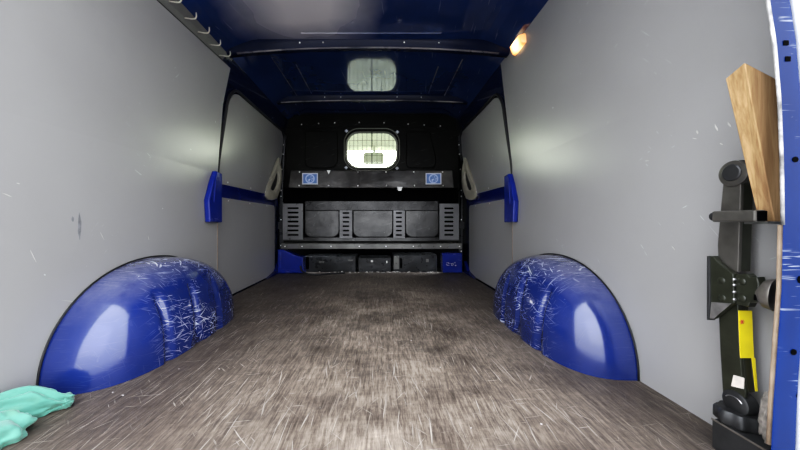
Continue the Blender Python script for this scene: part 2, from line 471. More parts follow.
# roof: flat skin, coves at both sides
RP = [(-.803, .883), (-.76, .908), (-.70, .930), (-.66, .941), (-.63, .945), (-.34, .945), (-.05, .945), (.22, .945), (.50, .945), (.53, .941), (.57, .930), (.63, .906), (.668, .886)]
bm = bmesh.new()
pts = [W(x, .49, z) for x, z in RP] + [W(.83, .49, .886), W(.83, .49, 1.0), W(-.98, .49, 1.0), W(-.98, .49, .883)]
prism(bm, pts, (0, 2.13, 0))
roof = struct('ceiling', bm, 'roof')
def rib(x0, y0, x1, y1, w=.012, d=.006, mat='roof'):
    bm = bmesh.new()
    t = Vector((x1-x0, y1-y0, 0)).normalized(); s = Vector((-t.y, t.x, 0)) * w/2
    A, B = W(x0, y0, .946), W(x1, y1, .946)
    lo = Vector((0, 0, -d-.001))
    prism(bm, [A - s, A + s, A + s*.4 + lo, A - s*.4 + lo], B - A)
    return obj('roof_rib', bm, mat, roof)
for a in ((-.51, 1.80, -.51, 2.2, .008, .004), (.348, 1.82, .348, 2.2, .008, .004), (.474, 1.74, .474, 2.24, .008, .004), (-.628, 1.72, -.628, 2.24, .006, .003), (-.40, 1.50, .30, 1.50, .006, .003)):
    rib(*a, mat='lip' if a[1] > 1.6 else 'roof')
# roof bows following the roof profile
def roof_bow(y0, y1, zc, ze, label, m):
    bm = bmesh.new(); secs = []
    def low(x): return ze + (zc-ze)*(1 - abs((x+.067)/.735)**2.2)
    XS = [-.802 + 1.469*k/28 for k in range(29)]
    def roofz(x):
        for (a, za), (b, zb) in zip(RP, RP[1:]):
            if a <= x <= b: return za + (zb-za)*(x-a)/(b-a)
        return RP[0][1] if x < 0 else RP[-1][1]
    prof = [(0, 0), (.12, .8), (.25, 1), (.75, 1), (.88, .8), (1, 0)]
    for x in XS:
        t = max(roofz(x) + .003, low(x) + .004)
        secs.append([bm.verts.new(W(x, y0 + (y1-y0)*a, t + (low(x)-t)*b)) for a, b in prof])
    for A, B in zip(secs, secs[1:]):
        for k in range(len(prof)):
            k2 = (k+1) % len(prof)
            bm.faces.new([A[k], A[k2], B[k2], B[k]])
    bm.faces.new(secs[0]); bm.faces.new(secs[-1][::-1])
    o = obj('roof_bow', bm, m, None, True, None, 40)
    lip = bmesh.new()
    tube(lip, [W(x, y0 + (y1-y0)*.22, low(x) + .001) for x in XS[1:-1]], .0042, 8)
    obj('highlight_lip', lip, 'lip' if y0 < 2 else 'lip2', o, True)  # pale tube carries the bow's painted highlight
    for x in (-.42, -.30, .12, .30):
        obj('stud', stud_bm(W(x, y0 + .002, low(x) + (roofz(x)-low(x))*.6), (0, -1, 0), .004, .003), 'stud', o)
    return tag(o, label, 'roof beam', 'roof bows')
roof_bow(1.55, 1.61, .908, .872, 'glossy navy roof crossbar nearer the camera, level with the last hook', 'bowp')
roof_bow(2.235, 2.30, .912, .893, 'glossy navy roof crossbar nearer the bulkhead, above its window', 'bowp')

# cant rails above the sliding doors + fillers
for s in (-1, 1):
    bm = bmesh.new()
    if s < 0: q = [(-.838, .745), (-.806, .884), (-.98, .884), (-.98, .745)]; y0 = 1.562
    else: q = [(.688, .745), (.670, .887), (.83, .887), (.83, .745)]; y0 = 1.602
    prism(bm, [W(x, y0, z) for x, z in q], (0, 2.62-y0, 0))
    struct('trim_%d' % (3 if s < 0 else 4), bm, 'navy')

# ------------------------------------------------------------------ sliding doors
def door(s, n):
    cx = -.075
    def X(d): return cx + s*(d)                       # d = distance from the van's middle
    y0 = 1.562 if s < 0 else 1.602
    def lean(z, off=0.):                               # inner face of the door skin, off = distance inwards
        d = .808 if z < .14 else .808 - (z - .14) / .62 * .048
        return X(d - off)
    bm = bmesh.new()
    zs = (-.452, .14, .40, .744)
    pts = [W(lean(z), y0, z) for z in zs] + [W(cx + s*.905, y0, .744), W(cx + s*.905, y0, -.452)]
    prism(bm, pts, (0, 2.625-y0, 0))
    d = struct('door_%d' % n, bm, 'navy')
    dy = 0 if s < 0 else .05
    def panel(name, yz, m='wall', t=.008):
        bm = bmesh.new()
        # cut into strips by height so the sheet follows the lean
        a = [bm.verts.new(W(lean(z, t), y, z)) for y, z in yz]
        b = [bm.verts.new(W(lean(z, -.002), y, z)) for y, z in yz]
        f = bm.faces.new(a); bm.faces.new(b[::-1])
        k = len(a)
        for i in range(k): bm.faces.new([a[i], b[i], b[(i+1) % k], a[(i+1) % k]])
        return obj(name, bm, m, d)
    up = [(1.592+dy, .208), (2.45, .214), (2.515, .33), (2.555, .60), (2.55, .715), (2.50, .752)]
    # rounded rear top corner
    for k in range(9):
        a = PI/2 + k*PI/2/8
        up.append((1.762+dy + .12*math.cos(a), .60 + .142*math.sin(a)))
    up += [(1.618+dy, .45), (1.602+dy, .33)]
    panel('waist_band', [(1.578+dy*.8, .118), (2.55, .130), (2.55, .225), (1.578+dy*.8, .215)], 'blue', .004)
    panel('upper_lining', up)
    lo = rrect(1.60+dy, 2.47, -.425, .135, .05, 5, (.01, .01, .03, .05))
    panel('lower_lining', lo)
    # black rubber seal round the aperture
    bm = bmesh.new()
    path = [W(lean(-.42, .012), 1.573+dy*.8, -.42), W(lean(.1, .012), 1.573+dy*.8, .1), W(lean(.33, .012), 1.585+dy*.9, .33), W(lean(.45, .012), 1.60+dy, .45)]
    for k in range(9):
        a = PI - k*PI/2/8
        z = .60 + .160*math.sin(a)
        path.append(W(lean(min(z, .74), .014), 1.762+dy + .145*math.cos(a), min(z, .752)))
    path += [W(lean(.75, .014), 2.2, .756), W(lean(.74, .014), 2.5, .76), W(lean(.70, .014), 2.57, .72), W(lean(.4, .012), 2.585, .4)]
    tube(bm, path, .0075, 8)
    obj('door_seal', bm, 'dark', d, True)
    # blue sill corner at the foot of the door
    bm = bmesh.new(); prism(bm, [W(lean(0, .010), 2.26, -.428), W(lean(0, .010), 2.53, -.428), W(lean(0, .010), 2.53, -.33), W(lean(0, .010), 2.44, -.40)], (-s*.022, 0, 0))
    obj('sill_corner', bm, 'blue', d)
    # fasteners along the waist band
    for y, z in ((1.70, .224), (2.0, .226), (2.25, .226), (1.72, .122), (2.0, .124), (2.3, .124)):
        obj('stud', stud_bm(W(lean(z, .0075), y, z), (-s, 0, 0), .005, .003), 'stud', d)
    # beige pull handle: flattened loop with a pointed upper end, angled out from the door
    def hp(px, py, back=0.):
        t = (px-266)/16; yy = 2.25 + .17*t; xx = SX(px, yy); zz = SH(py, yy)
        xx += -.94*back; yy += .34*back
        return W(xx if s < 0 else 2*cx - xx, yy, zz)
    out = [(280, 157.5), (282.3, 168), (282.6, 180), (281, 191), (278, 198.5), (274, 200), (269.5, 199.5), (266, 196), (266, 190), (268, 184.5), (271, 179), (274, 172.5), (276.5, 166.5), (278.6, 160)]
    inn = [(278.4, 171.5), (279.4, 175), (279.2, 180), (277.8, 186), (276, 189.8), (274.4, 190.6), (272.6, 190.2), (271.4, 188.8), (271.7, 186.6), (272.6, 184), (274, 180.8), (275.6, 176.5), (276.6, 173.4), (277.4, 171.8)]
    k = len(out); ctr = (275.5, 182)
    sh = lambda P, c, f: [(c[0]+(a-c[0])*f, c[1]+(b-c[1])*f) for a, b in P]
    bm = bmesh.new()
    R = [[bm.verts.new(hp(a, b, bk)) for a, b in P] for P, bk in ((out, .026), (out, .008), (sh(out, ctr, .90), 0), (sh(inn, (275.5, 181), 1.12), 0), (inn, .005), (inn, .026))]
    for A, B in zip(R, R[1:] + R[:1]):
        for q in range(k): bm.faces.new([A[q], A[(q+1) % k], B[(q+1) % k], B[q]])
    h_ = obj('pull_handle', bm, 'beige', d, True, None, 50)
    bm = bmesh.new(); prism(bm, [hp(a, b, .020) for a, b in sh(inn, (275.5, 181), 1.03)], (-.002*(1 if s < 0 else -1), .0005, 0)); obj('grip_recess', bm, 'dark', h_)
    return d
door(-1, 1); door(1, 2)

# blue lock covers on the pillars behind the doors
def lock_cover(s):
    X0 = -.85 if s < 0 else .70
    dy = 0 if s < 0 else .085
    yz = [(1.555+dy, .25), (1.505+dy, .255), (1.475+dy, .20), (1.435+dy, .105), (1.437+dy, .09), (1.445+dy, .0), (1.555+dy, -.002)]
    bm = bmesh.new(); prism(bm, [W(X0 - s*.0005, y, z) for y, z in yz], (-s*.028, 0, 0), .006)
    side = 'left' if s < 0 else 'right'
    o = obj('lock_cover', bm, 'blue2', None, False)
    tag(o, 'blue pressed steel lock cover on the %s lining beside the sliding door' % side, 'lock cover', 'door lock covers')
    bm = bmesh.new(); prism(bm, [W(X0 - s*.028, y, z) for y, z in ((1.475+dy, .10), (1.478+dy, .095), (1.495+dy, .215), (1.488+dy, .21))], (-s*.004, 0, 0))
    obj('crease', bm, 'blue2', o)
lock_cover(-1); lock_cover(1)

# ------------------------------------------------------------------ wheel arches
def wheel_arch(s, yc, X0, p, m, label):
    a, h = .365, .298
    nu, nv = 120, 44
    bm = bmesh.new(); rows = []
    e1, e2 = .62, .92
    pw = lambda v, e: math.copysign(abs(v)**e, v)
    for j in range(nv+1):
        ph = .5*PI*j/nv
        ring = []
        for i in range(nu+1):
            u = PI*i/nu
            rr = pw(math.cos(ph), e1) if j < nv else 0
            x = p*pw(math.sin(ph), e1)
            y = a*rr*pw(math.cos(u), e2); z = h*rr*pw(math.sin(u), e2)
            fr = max(0., min(1., (x/p - .62)/.2)); vz = max(0., min(1., (.225 - z)/.05))
            for gy in (-.18, -.045, .09):
                x -= .014*fr*vz*math.exp(-((y-gy)/.010)**2)
            x -= .010*max(0, min(1, (z-.10)/.2))
            ring.append(bm.verts.new(Vector((X0 - s*x, yc + y, z))))
        rows.append(ring)
    for A, B in zip(rows, rows[1:]):
        for i in range(nu):
            bm.faces.new([A[i], A[i+1], B[i+1], B[i]])
    bmesh.ops.remove_doubles(bm, verts=bm.verts, dist=1e-5)
    root = thing('wheel_arch', (X0, yc, 0), label, 'wheel arch', 'wheel arches')
    o = obj('arch_cover', bm, m, root, True, (X0, yc, 0))
    bm = bmesh.new(); path = []
    for i in range(41):
        u = PI*i/40
        path.append(Vector((X0 - s*.004, yc + (a+.003)*pw(math.cos(u), e2), (h+.003)*pw(math.sin(u), e2) + .001)))
    tube(bm, path, .0022, 8)
    obj('edge_seal', bm, 'dark', root, True)
wheel_arch(-1, 1.105, -.85, .205, 'arch_l', 'scratched dark blue wheel arch on the left, behind the green rag')
wheel_arch(1, 1.178, .70, .185, 'arch_r', 'scratched dark blue wheel arch on the right wall, nearest the jack')

# ------------------------------------------------------------------ front bulkhead
YB = 2.60
def bx(px): return SX(px, YB)
def bz(py): return SH(py, YB)
win = rrect(bx(347), bx(396.5), bz(167.8), bz(133), .105, 8)
bm = bmesh.new()
holed(bm, rrect(-.98, .83, -.20, .99, .001, 8), win, YB, .02)
wf = struct('wall_front', bm, 'bulk')
# pressed fields left and right of the window
for L in ([(305, 131), (337, 131), (338, 136), (338, 162), (335, 167), (330, 168.5), (311, 168.5), (306.5, 166.5), (305, 162)],
          [(406, 132), (429, 132), (431, 137), (436, 158), (436, 164), (433.5, 168), (429, 168.5), (410, 168.5), (407, 167), (406, 164)]):
    bm = bmesh.new(); prism(bm, [W(bx(x), YB, bz(y)) for x, y in L], (0, -.012, 0), .008)
    obj('pressed_field', bm, 'bulk', wf)
# roof flange with two rows of studs
bm = bmesh.new()
fl = [(bx(x), bz(y)) for x, y in ((288, 129), (330, 127), (372, 126.5), (415, 127.5), (456, 130), (456, 118), (415, 116), (372, 115), (330, 115.5), (288, 117.5))]
prism(bm, xz(fl, YB), (0, -.014, 0), .004)
obj('roof_flange', bm, 'bulk', wf)
for px, py in ((302, 125), (319, 124), (335, 123.4), (359.4, 123), (384, 123.3), (408, 124.5), (424, 125.5), (440, 126.5)):
    obj('stud', stud_bm(W(bx(px), YB-.0135, bz(py)), (0, -1, 0), .006, .005), 'stud', wf)
# side flanges
for s in (-1, 1):
    x0, x1 = (-.868, -.842) if s < 0 else (.672, .700)
    bm = bmesh.new()
    q = [(x0, -.43), (x1, -.43), (x1, .30), (x1 - s*.028, .74), (x1 - s*.028 + s*.02, .74), (x0, .30)]
    prism(bm, xz(q, YB-.006), (0, -.03, 0), .004)
    obj('side_flange', bm, 'seatdark', wf)
    for z in (-.25, -.20, .02, .22, .27, .45, .58, .66):
        xx = (x0+x1)/2 - s*max(0, (z-.30))*.055
        obj('stud', stud_bm(W(xx, YB-.036, z), (0, -1, 0), .0055, .004), 'stud', wf)
    # black belt guide clip
    bm = bmesh.new(); box(bm, (x0+x1)/2-.022, (x0+x1)/2+.022, YB-.055, YB-.0362, -.06, .0, .004)
    obj('guide_clip', bm, 'dark', wf)

# window: pane + rubber surround
bm = bmesh.new()
inner = rrect(bx(348), bx(395.5), bz(167), bz(133.8), .10, 8)
prism(bm, xz(rrect(bx(347.2), bx(396.3), bz(167.6), bz(133.2), .104, 8), YB+.006), (0, .004, 0))
w1 = struct('window_1', bm, 'glass')
bm = bmesh.new()
holed(bm, rrect(bx(345.6), bx(397.9), bz(169), bz(131.8), .115, 8), rrect(bx(347.6), bx(395.9), bz(167.2), bz(133.6), .102, 8), YB-.008, .0078)
obj('window_frame', bm, 'guard', w1)
bm = bmesh.new(); box(bm, -.838, .668, YB-.0065, YB-.0005, bz(206), bz(188)); obj('recess_shade', bm, 'black', wf)  # black plate painted in for the shade of the gap under the beam
# wire guard in front of the pane
g = thing('window_guard', (bx(372), YB-.012, bz(168)+FZ), 'wire guard with pale corner tabs over the bulkhead window', 'window guard')
YG = YB-.022
bm = bmesh.new(); tube(bm, xz(rrect(bx(344.5), bx(399.3), bz(170.8), bz(129.3), .125, 10), YG), .0042, 8, True)
obj('outer_hoop', bm, 'guard', g, True)
bm = bmesh.new(); tube(bm, xz(rrect(bx(346.8), bx(397), bz(168.6), bz(132.6), .11, 10), YG), .003, 8, True)
obj('inner_hoop', bm, 'guard', g, True)
for px in (350, 354, 358, 362.5, 367, 377, 381.4, 385, 389, 393):
    bm = bmesh.new(); c = abs(px-372); tr = 4.5 if c > 20 else (1.5 if c > 16 else 0)
    tube(bm, [W(bx(px), YG, bz(168.3-tr)), W(bx(px), YG, bz(132.8+tr))], .0017, 6); obj('vertical_wire', bm, 'wire', g, True)
bm = bmesh.new(); box(bm, bx(372)-.0042, bx(372)+.0042, YG-.004, YG+.002, bz(169), bz(132)); obj('centre_bar', bm, 'wire', g)
for py in (141, 146.5, 151.5, 156):
    bm = bmesh.new(); tube(bm, [W(bx(344.6), YG+.003, bz(py)), W(bx(399.2), YG+.003, bz(py))], .0014, 6); obj('cross_wire', bm, 'wire', g, True)
for px, py in ((346.8, 132), (397.2, 133), (346.6, 168.2), (396.8, 168.8)):
    x, z = bx(px), bz(py); r = .0165
    bm = bmesh.new(); prism(bm, xz([(x-r, z), (x, z-r), (x+r, z), (x, z+r)], YG-.005), (0, -.004, 0), .001)
    t = obj('corner_tab', bm, 'border', g)
    obj('bolt', stud_bm(W(x, YG-.009, z), (0, -1, 0), .005, .004), 'stud', t)

# dusty black box beam under the window
Y2 = 2.43
def cx(px): return SX(px, Y2)
def cz(py): return SH(py, Y2)
root = thing('steel_beam', (cx(371), Y2, cz(189)+FZ), 'dented dusty black steel beam with two blue stickers, below the bulkhead window', 'steel beam')
bm = bmesh.new()
prism(bm, [W(cx(290), Y2+.02, cz(170)), W(cx(453), Y2+.02, cz(170)), W(cx(454), Y2, cz(187.8)), W(cx(288.5), Y2, cz(187.8))], (0, .145, 0), .004)
beam = obj('beam_body', bm, 'beam', root)
for px, pyy in [(x, 171.6) for x in (299, 328.5, 358, 386, 414, 443)] + [(x, 185.6) for x in (299, 328.5, 358, 386.5, 414.5, 443)]:
    f = (187.8-pyy)/17.8
    obj('stud', stud_bm(W(cx(px), Y2 + .02*f - .001, cz(pyy)), (0, -1, 0), .006, .006), 'stud', root)
for px in (310, 433.5):
    zc = cz(178.7); zt = (187.8-178.7)/17.8
    yy = Y2 + .02*zt - .0095
    bm = bmesh.new(); box(bm, cx(px)-.064, cx(px)+.064, yy, yy+.0022, zc-.046, zc+.046)
    st = obj('sticker', bm, 'border', root, origin=W(cx(px), yy, zc)); st['label'] = 'white-bordered blue pictogram sticker'
    bm = bmesh.new(); box(bm, cx(px)-.055, cx(px)+.055, yy-.0012, yy, zc-.037, zc+.037)
    obj('print', bm, 'print', st, origin=W(cx(px), yy, zc))
# pale latch tongue below the beam, right of middle
bm = bmesh.new(); prism(bm, xz([(cx(397), cz(187)), (cx(402.5), cz(187)), (cx(401.5), cz(191)), (cx(398), cz(191))], Y2-.004), (0, -.004, 0), .001)
obj('latch_tongue', bm, 'stud', root)
bm = bmesh.new(); prism(bm, xz([(cx(326.5), cz(170)), (cx(330.5), cz(170)), (cx(328.5), cz(174))], Y2+.012), (0, -.004, 0), .001)
obj('clip', bm, 'stud', root)

# lower louvred sheet
Y3 = 2.535
def lx(px): return SX(px, Y3)
def lz(py): return SH(py, Y3)
root = thing('louvred_panel', (lx(371), Y3, lz(241)+FZ), 'wide black steel panel with four columns of louvre slots, under the beam', 'panel')
def plate(px0, px1, py0, py1, y, t, bm=None): return box(bmesh.new(), lx(px0), lx(px1), y, y+t, lz(py1), lz(py0))
bm = plate(283, 459.5, 237.6, 241, Y3, .03)
obj('bottom_flange', bm, 'louv', root)
bm = plate(303.2, 439.2, 200.5, 238, Y3+.008, .004); obj('back_sheet', bm, 'black', root)
for px0, px1 in ((305, 339), (353.2, 392.6), (405.6, 438.4)):
    bm = bmesh.new(); prism(bm, xz(rrect(lx(px0), lx(px1), lz(237), lz(210.5), .05, 6, (.055, .055, .002, .002)), Y3+.008), (0, -.010, 0), .004)
    f = obj('pressed_field', bm, 'louv', root)
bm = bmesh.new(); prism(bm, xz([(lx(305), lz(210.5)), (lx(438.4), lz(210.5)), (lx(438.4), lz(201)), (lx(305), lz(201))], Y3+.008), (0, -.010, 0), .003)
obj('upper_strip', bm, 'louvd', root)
def louvre(px0, px1, py0, py1, sx0, sx1, ys, half):
    bm = bmesh.new()
    edges = [py0] + [(a+b)/2 for a, b in zip(ys, ys[1:])] + [py1]
    for yc, e0, e1 in zip(ys, edges, edges[1:]):
        r = (lz(yc-half) - lz(yc+half))/2*.98
        holed(bm, rrect(lx(px0), lx(px1), lz(e1), lz(e0), .0002, 4), rrect(lx(sx0), lx(sx1), lz(yc+half), lz(yc-half), r, 4), Y3-.012, .012)
    o = obj('louvre_column', bm, 'tab', root)
    bm = plate(px0+.3, px1-.3, py0+.3, py1-.3, Y3+.002, .003); obj('slot_backing', bm, 'black', o)
louvre(283.2, 303.4, 203.7, 239.6, 287.6, 299, [208.2+4.45*i for i in range(7)], .95)
louvre(339.8, 352.3, 210.5, 238, 342.6, 349.4, [213+4.4*i for i in range(6)], .85)
louvre(393.3, 404.8, 210.5, 238, 395.7, 402, [213+4.4*i for i in range(6)], .85)
louvre(439.2, 458.6, 203.7, 239.6, 444, 453.6, [208.4+4.4*i for i in range(7)], .95)
for px, py in ((398, 220), (399.5, 227), (428, 219.5), (431, 219), (377, 222), (317, 236)):
    pass

# cross rail below it
root = thing('cross_rail', (lx(371), 2.50, SH(248.6, 2.5)+FZ), 'dark grey studded steel rail across the bulkhead foot', 'rail')
bm = bmesh.new()
y = 2.505
q = [(SH(248.8, y), y), (SH(248.8, y), y+.05), (SH(243.2, y), y+.05), (SH(243.2, y), y+.006), (SH(244.2, y), y)]
prism(bm, [W(SX(281, y), b, a) for a, b in q], (SX(462, y)-SX(281, y), 0, 0), .003)
obj('rail_bar', bm, 'rail', root)
for px in (285, 302, 331, 359.3, 386, 413.3, 440.6, 459.5):
    obj('stud', stud_bm(W(SX(px, y), y-.0005, SH(246.4, y)), (0, -1, 0), .0055, .005), 'stud', root)
bm = bmesh.new(); box(bm, SX(449, y), SX(457, y), y-.006, y-.0005, SH(248.2, y), SH(244, y), .002); obj('rail_joint', bm, 'tab', root)
bm = bmesh.new(); box(bm, SX(288, y), SX(298, y), y-.006, y-.0005, SH(248.2, y), SH(244, y), .002); obj('rail_joint', bm, 'tab', root)

# dark recess and seat boxes under the rail
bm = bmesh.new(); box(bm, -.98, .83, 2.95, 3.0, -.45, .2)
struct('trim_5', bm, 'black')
for k_, (a_, b_) in enumerate(((-.98, -.845), (.678, .83))):
    bm = bmesh.new(); box(bm, a_, b_, 2.585, 2.599, -.45, -.19); struct('trim_%d' % (6+k_), bm, 'black')
def seatbox(px0, px1, py0, y, label, bits=()):
    bm = bmesh.new()
    box(bm, SX(px0, y), SX(px1, y), y, y+.22, -.452, SH(py0, y), .006)
    o = thing('seat_box', (SX((px0+px1)/2, y), y, -.452+FZ), label, 'seat box', 'dark boxes under the rail')
    obj('box_body', bm, 'seatdark', o)
    for (a0, a1, b0, b1, mt) in bits:
        bm = bmesh.new(); box(bm, SX(a0, y), SX(a1, y), y-.008, y+.001, SH(b1, y), SH(b0, y), .002)
        obj('bracket', bm, mt, o)
seatbox(304, 356, 256.5, 2.63, 'black steel seat box in the recess beside the left blue corner', ((306, 309, 257, 269, 'black'), (348, 353, 259.5, 261, 'rail'), (319, 324, 261, 263, 'rail')))
seatbox(358, 391, 258, 2.60, 'small black steel box in the middle of the recess under the rail', ((371, 373, 260, 262, 'stud'), (386, 387.4, 260.5, 263, 'stud')))
seatbox(393, 437, 255, 2.64, 'black steel seat box in the recess beside the right blue corner', ((393.5, 399, 256, 269, 'rail'), (426, 428.5, 259, 262, 'rail'), (400, 402, 258, 268, 'black')))
# white dust and chips along the floor edge
bm = bmesh.new()
for i in range(46):
    x = random.choice((random.uniform(.10, .50), random.uniform(-.20, .12), random.uniform(-.55, .5)))
    r = random.uniform(.003, .008); yy = 2.57 + random.uniform(-.03, .012)
    c = W(x, yy, -.4295)
    t = random.uniform(0, PI)
    prism(bm, [c + Vector((r*math.cos(t+k*2.1)*1.5, r*math.sin(t+k*2.1), 0)) for k in range(3)], (0, 0, r*.9))
o = obj('chip_scatter', bm, 'debris'); tag(o, 'pale chips and dust scattered along the front floor edge', 'debris', None, 'stuff')

# blue steel corners at the foot of the bulkhead
yb = 2.47
bm = bmesh.new()
prism(bm, xz([(SX(x, yb), SH(p, yb)) for x, p in ((277.5, 249.5), (283, 249.8), (296.5, 256), (302.5, 257), (303.5, 273.4), (277.5, 273.8))], yb), (0, .09, 0), .006)
o = thing('corner_bracket', W(-.76, yb, -.43), 'blue steel corner box with sloping top at the left floor corner', 'corner box', 'blue corner boxes')
obj('bracket_body', bm, 'blue2', o)
bm = bmesh.new(); box(bm, SX(279, yb), SX(299, yb), yb-.008, yb, SH(272.5, yb), SH(269.5, yb), .003); obj('lip', bm, 'blue2', o)
bm = bmesh.new(); box(bm, SX(278, yb), SX(281, yb), yb-.006, yb, SH(269, yb), SH(251.5, yb), .003); obj('lip', bm, 'blue2', o)
bm = bmesh.new()
prism(bm, xz([(SX(x, yb), SH(p, yb)) for x, p in ((442.5, 253.6), (462.3, 253), (462.3, 273), (443, 273))], yb), (0, .09, 0), .006)
o = thing('corner_bracket', W(.58, yb, -.43), 'square blue steel corner box at the right floor corner', 'corner box', 'blue corner boxes')
obj('bracket_body', bm, 'blue2', o)
bm = bmesh.new(); holed(bm, rrect(SX(443, yb), SX(461.8, yb), SH(272, yb), SH(254, yb), .003, 3), rrect(SX(444, yb), SX(460.6, yb), SH(271, yb), SH(255, yb), .006, 3), yb-.004, .004); obj('lip', bm, 'blue2', o)
# pale worn marks stamped on the right box
bm = bmesh.new()
for i, px in enumerate((446.5, 448.6, 450.8, 453, 455)):
    for k in range(3):
        a = SX(px, yb)+random.uniform(-.004, .004); b = SH(264.5, yb)+random.uniform(-.012, .012)
        box(bm, a, a+random.uniform(.003, .012), yb-.0016, yb, b, b+random.uniform(.002, .006))
obj('worn_mark', bm, 'debris', o)
# black cable on the floor
bm = bmesh.new()
cab = [(-.66, 2.455, -.36), (-.645, 2.44, -.395), (-.60, 2.42, -.415), (-.55, 2.41, -.422), (-.48, 2.43, -.423), (-.42, 2.46, -.423), (-.36, 2.48, -.423), (-.30, 2.50, -.423)]
P = [W(*c) for c in cab]; fine = []
for i in range(len(P)-1):
    p0, p1, p2, p3 = P[max(i-1, 0)], P[i], P[i+1], P[min(i+2, len(P)-1)]
    for t in (0, .25, .5, .75):
        fine.append(.5*((2*p1) + (p2-p0)*t + (2*p0-5*p1+4*p2-p3)*t*t + (3*p1-p0-3*p2+p3)*t**3))
tube(bm, fine + [P[-1]], .0068, 8)
o = obj('cable', bm, 'dark', None, True); tag(o, 'black cable lying on the floor beside the left blue corner box', 'cable')

# ------------------------------------------------------------------ cab seen through the window
bm = bmesh.new(); box(bm, -.90, .76, 2.64, 3.50, .83, .90, .01)
o = obj('cab_headliner', bm, 'head'); tag(o, 'pale headliner of the cab seen through the bulkhead window', 'headliner')
m_ = thing('rear_view_mirror', W(-.075, 3.30, .83), 'rear view mirror hanging in the cab behind the window', 'mirror')
bm = bmesh.new(); prism(bm, xz(rrect(-.195, .035, .63, .765, .03, 5), 3.28), (0, .03, 0), .006); obj('mirror_shell', bm, 'mshell', m_)
bm = bmesh.new(); tube(bm, [W(-.075, 3.30, .76), W(-.075, 3.32, .83)], .014, 8); obj('stalk', bm, 'mshell', m_, True)

# ------------------------------------------------------------------ hooks along the left cant strip
hb = bmesh.new()
tube(hb, [Vector(p) for p in ((-.014, 0, .006), (.03, 0, .0), (.042, 0, .0), (.048, 0, .004), (.050, 0, .012), (.049, 0, .026))], [.0028, .0028, .0028, .0028, .0028, .0022], 8)
hook = obj('wire_hook', hb, 'hook', None, True)
hlab = ['cream hook on the left roof edge at the top of the photo, nearest the camera', 'second cream hook on the left roof edge from the camera', 'middle cream hook in the row on the left roof edge', 'fourth cream hook on the left roof edge from the camera', 'last cream hook on the left roof edge, beside the roof crossbar']
for k in range(5):
    o = hook if k == 0 else hook.copy()
    if k: COL.objects.link(o)
    o.location = W(-.815, 1.15 + .0935*k, .842)
    tag(o, hlab[k], 'hook', 'hooks along the left roof edge')

# ------------------------------------------------------------------ interior lamp
lc = W(.650, 1.445, .855)
lamp = thing('interior_lamp', lc, 'small lit amber interior lamp at the right roof edge', 'lamp')
bm = bmesh.new()
vs = [Vector((.018, -.062, .020)), Vector((.018, .062, .020)), Vector((.026, .062, -.026)), Vector((.026, -.062, -.026)),
      Vector((-.012, -.050, .016)), Vector((-.012, .050, .016)), Vector((.004, .050, -.024)), Vector((.004, -.050, -.024))]
vv = [bm.verts.new(lc + v) for v in vs]
for q in ((0,1,2,3), (4,7,6,5), (0,4,5,1), (1,5,6,2), (2,6,7,3), (3,7,4,0)): bm.faces.new([vv[i] for i in q])
bmesh.ops.bevel(bm, geom=list(bm.edges), offset=.006, segments=3, affect='EDGES', profile=.5)
obj('lens', bm, 'lamp', lamp, True, lc, 40)
bm = bmesh.new(); box(bm, .672, .684, 1.385, 1.505, .832, .878, .003); obj('lamp_base', bm, 'dark', lamp)

# ------------------------------------------------------------------ rear pillar (right)
YP = .46
def ppx(px): return SX(px, YP)
edge = [(690, -350), (708, -270), (730, -180), (750, -95), (761, -40), (768, 0), (775, 45), (779.5, 100), (782, 160), (783, 225), (781.5, 290), (777.5, 345), (773.5, 400), (771, 450), (770, 505)]
root = thing('rear_pillar', W(ppx(800), YP, -.43), 'bright blue door pillar with bolt holes at the right edge, in front of the jack', 'pillar')
bm = bmesh.new()
fr = [W(ppx(a), YP, SH(b, YP)) for a, b in edge]; bk = [v + Vector((.046, .028, 0)) for v in fr]
outF = [W(.79, YP, v.z - FZ) for v in fr]; outB = [W(.83, YP+.04, v.z - FZ) for v in fr]
cols = [[bm.verts.new(p) for p in c] for c in (outF, fr, bk, outB)]
for A, B in zip(cols, cols[1:]):
    for i in range(len(fr)-1): bm.faces.new([A[i], A[i+1], B[i+1], B[i]])
for i in range(len(fr)-1): bm.faces.new([cols[3][i], cols[3][i+1], cols[0][i+1], cols[0][i]])
bm.faces.new([c[0] for c in cols]); bm.faces.new([c[-1] for c in cols][::-1])
obj('pillar_skin', bm, 'pillar', root)
bm = bmesh.new(); tube(bm, [v + Vector((-.0008, -.0002, 0)) for v in fr[:10]], .0022, 8); t = obj('edge_seal', bm, 'seal', root, True); t['label'] = 'scuffed pale rubber edge'
bm = bmesh.new(); tube(bm, [v + Vector((.0125, .012, 0)) for v in fr[9:14]], .0032, 8); t = obj('panel_edge', bm, 'bead', root, True); t['label'] = 'tan raw edge strip'
def hole_bm(px, py, rx, rz, n):
    bm = bmesh.new(); c = (ppx(px), SH(py, YP))
    ro = [(c[0] + 1.35*rx*math.cos(2*PI*k/n + PI/4), c[1] + 1.35*rz*math.sin(2*PI*k/n + PI/4)) for k in range(n)]
    ri = [(c[0] + rx*math.cos(2*PI*k/n + PI/4), c[1] + rz*math.sin(2*PI*k/n + PI/4)) for k in range(n)]
    return bm, ro, ri
for px, py, rx, rz, n in ((785.6, 43, .0056, .0052, 4), (787.6, 59, .0056, .0052, 4), (795, 159.5, .0045, .0042, 16), (800, 279.5, .0045, .0055, 16), (793.3, 352, .0045, .0046, 16), (799, 396, .0045, .0046, 16)):
    bm, ro, ri = hole_bm(px, py, rx, rz, n)
    prism(bm, xz(ri, YP-.0008), (0, .0006, 0))
    obj('bolt_hole', bm, 'black', root)
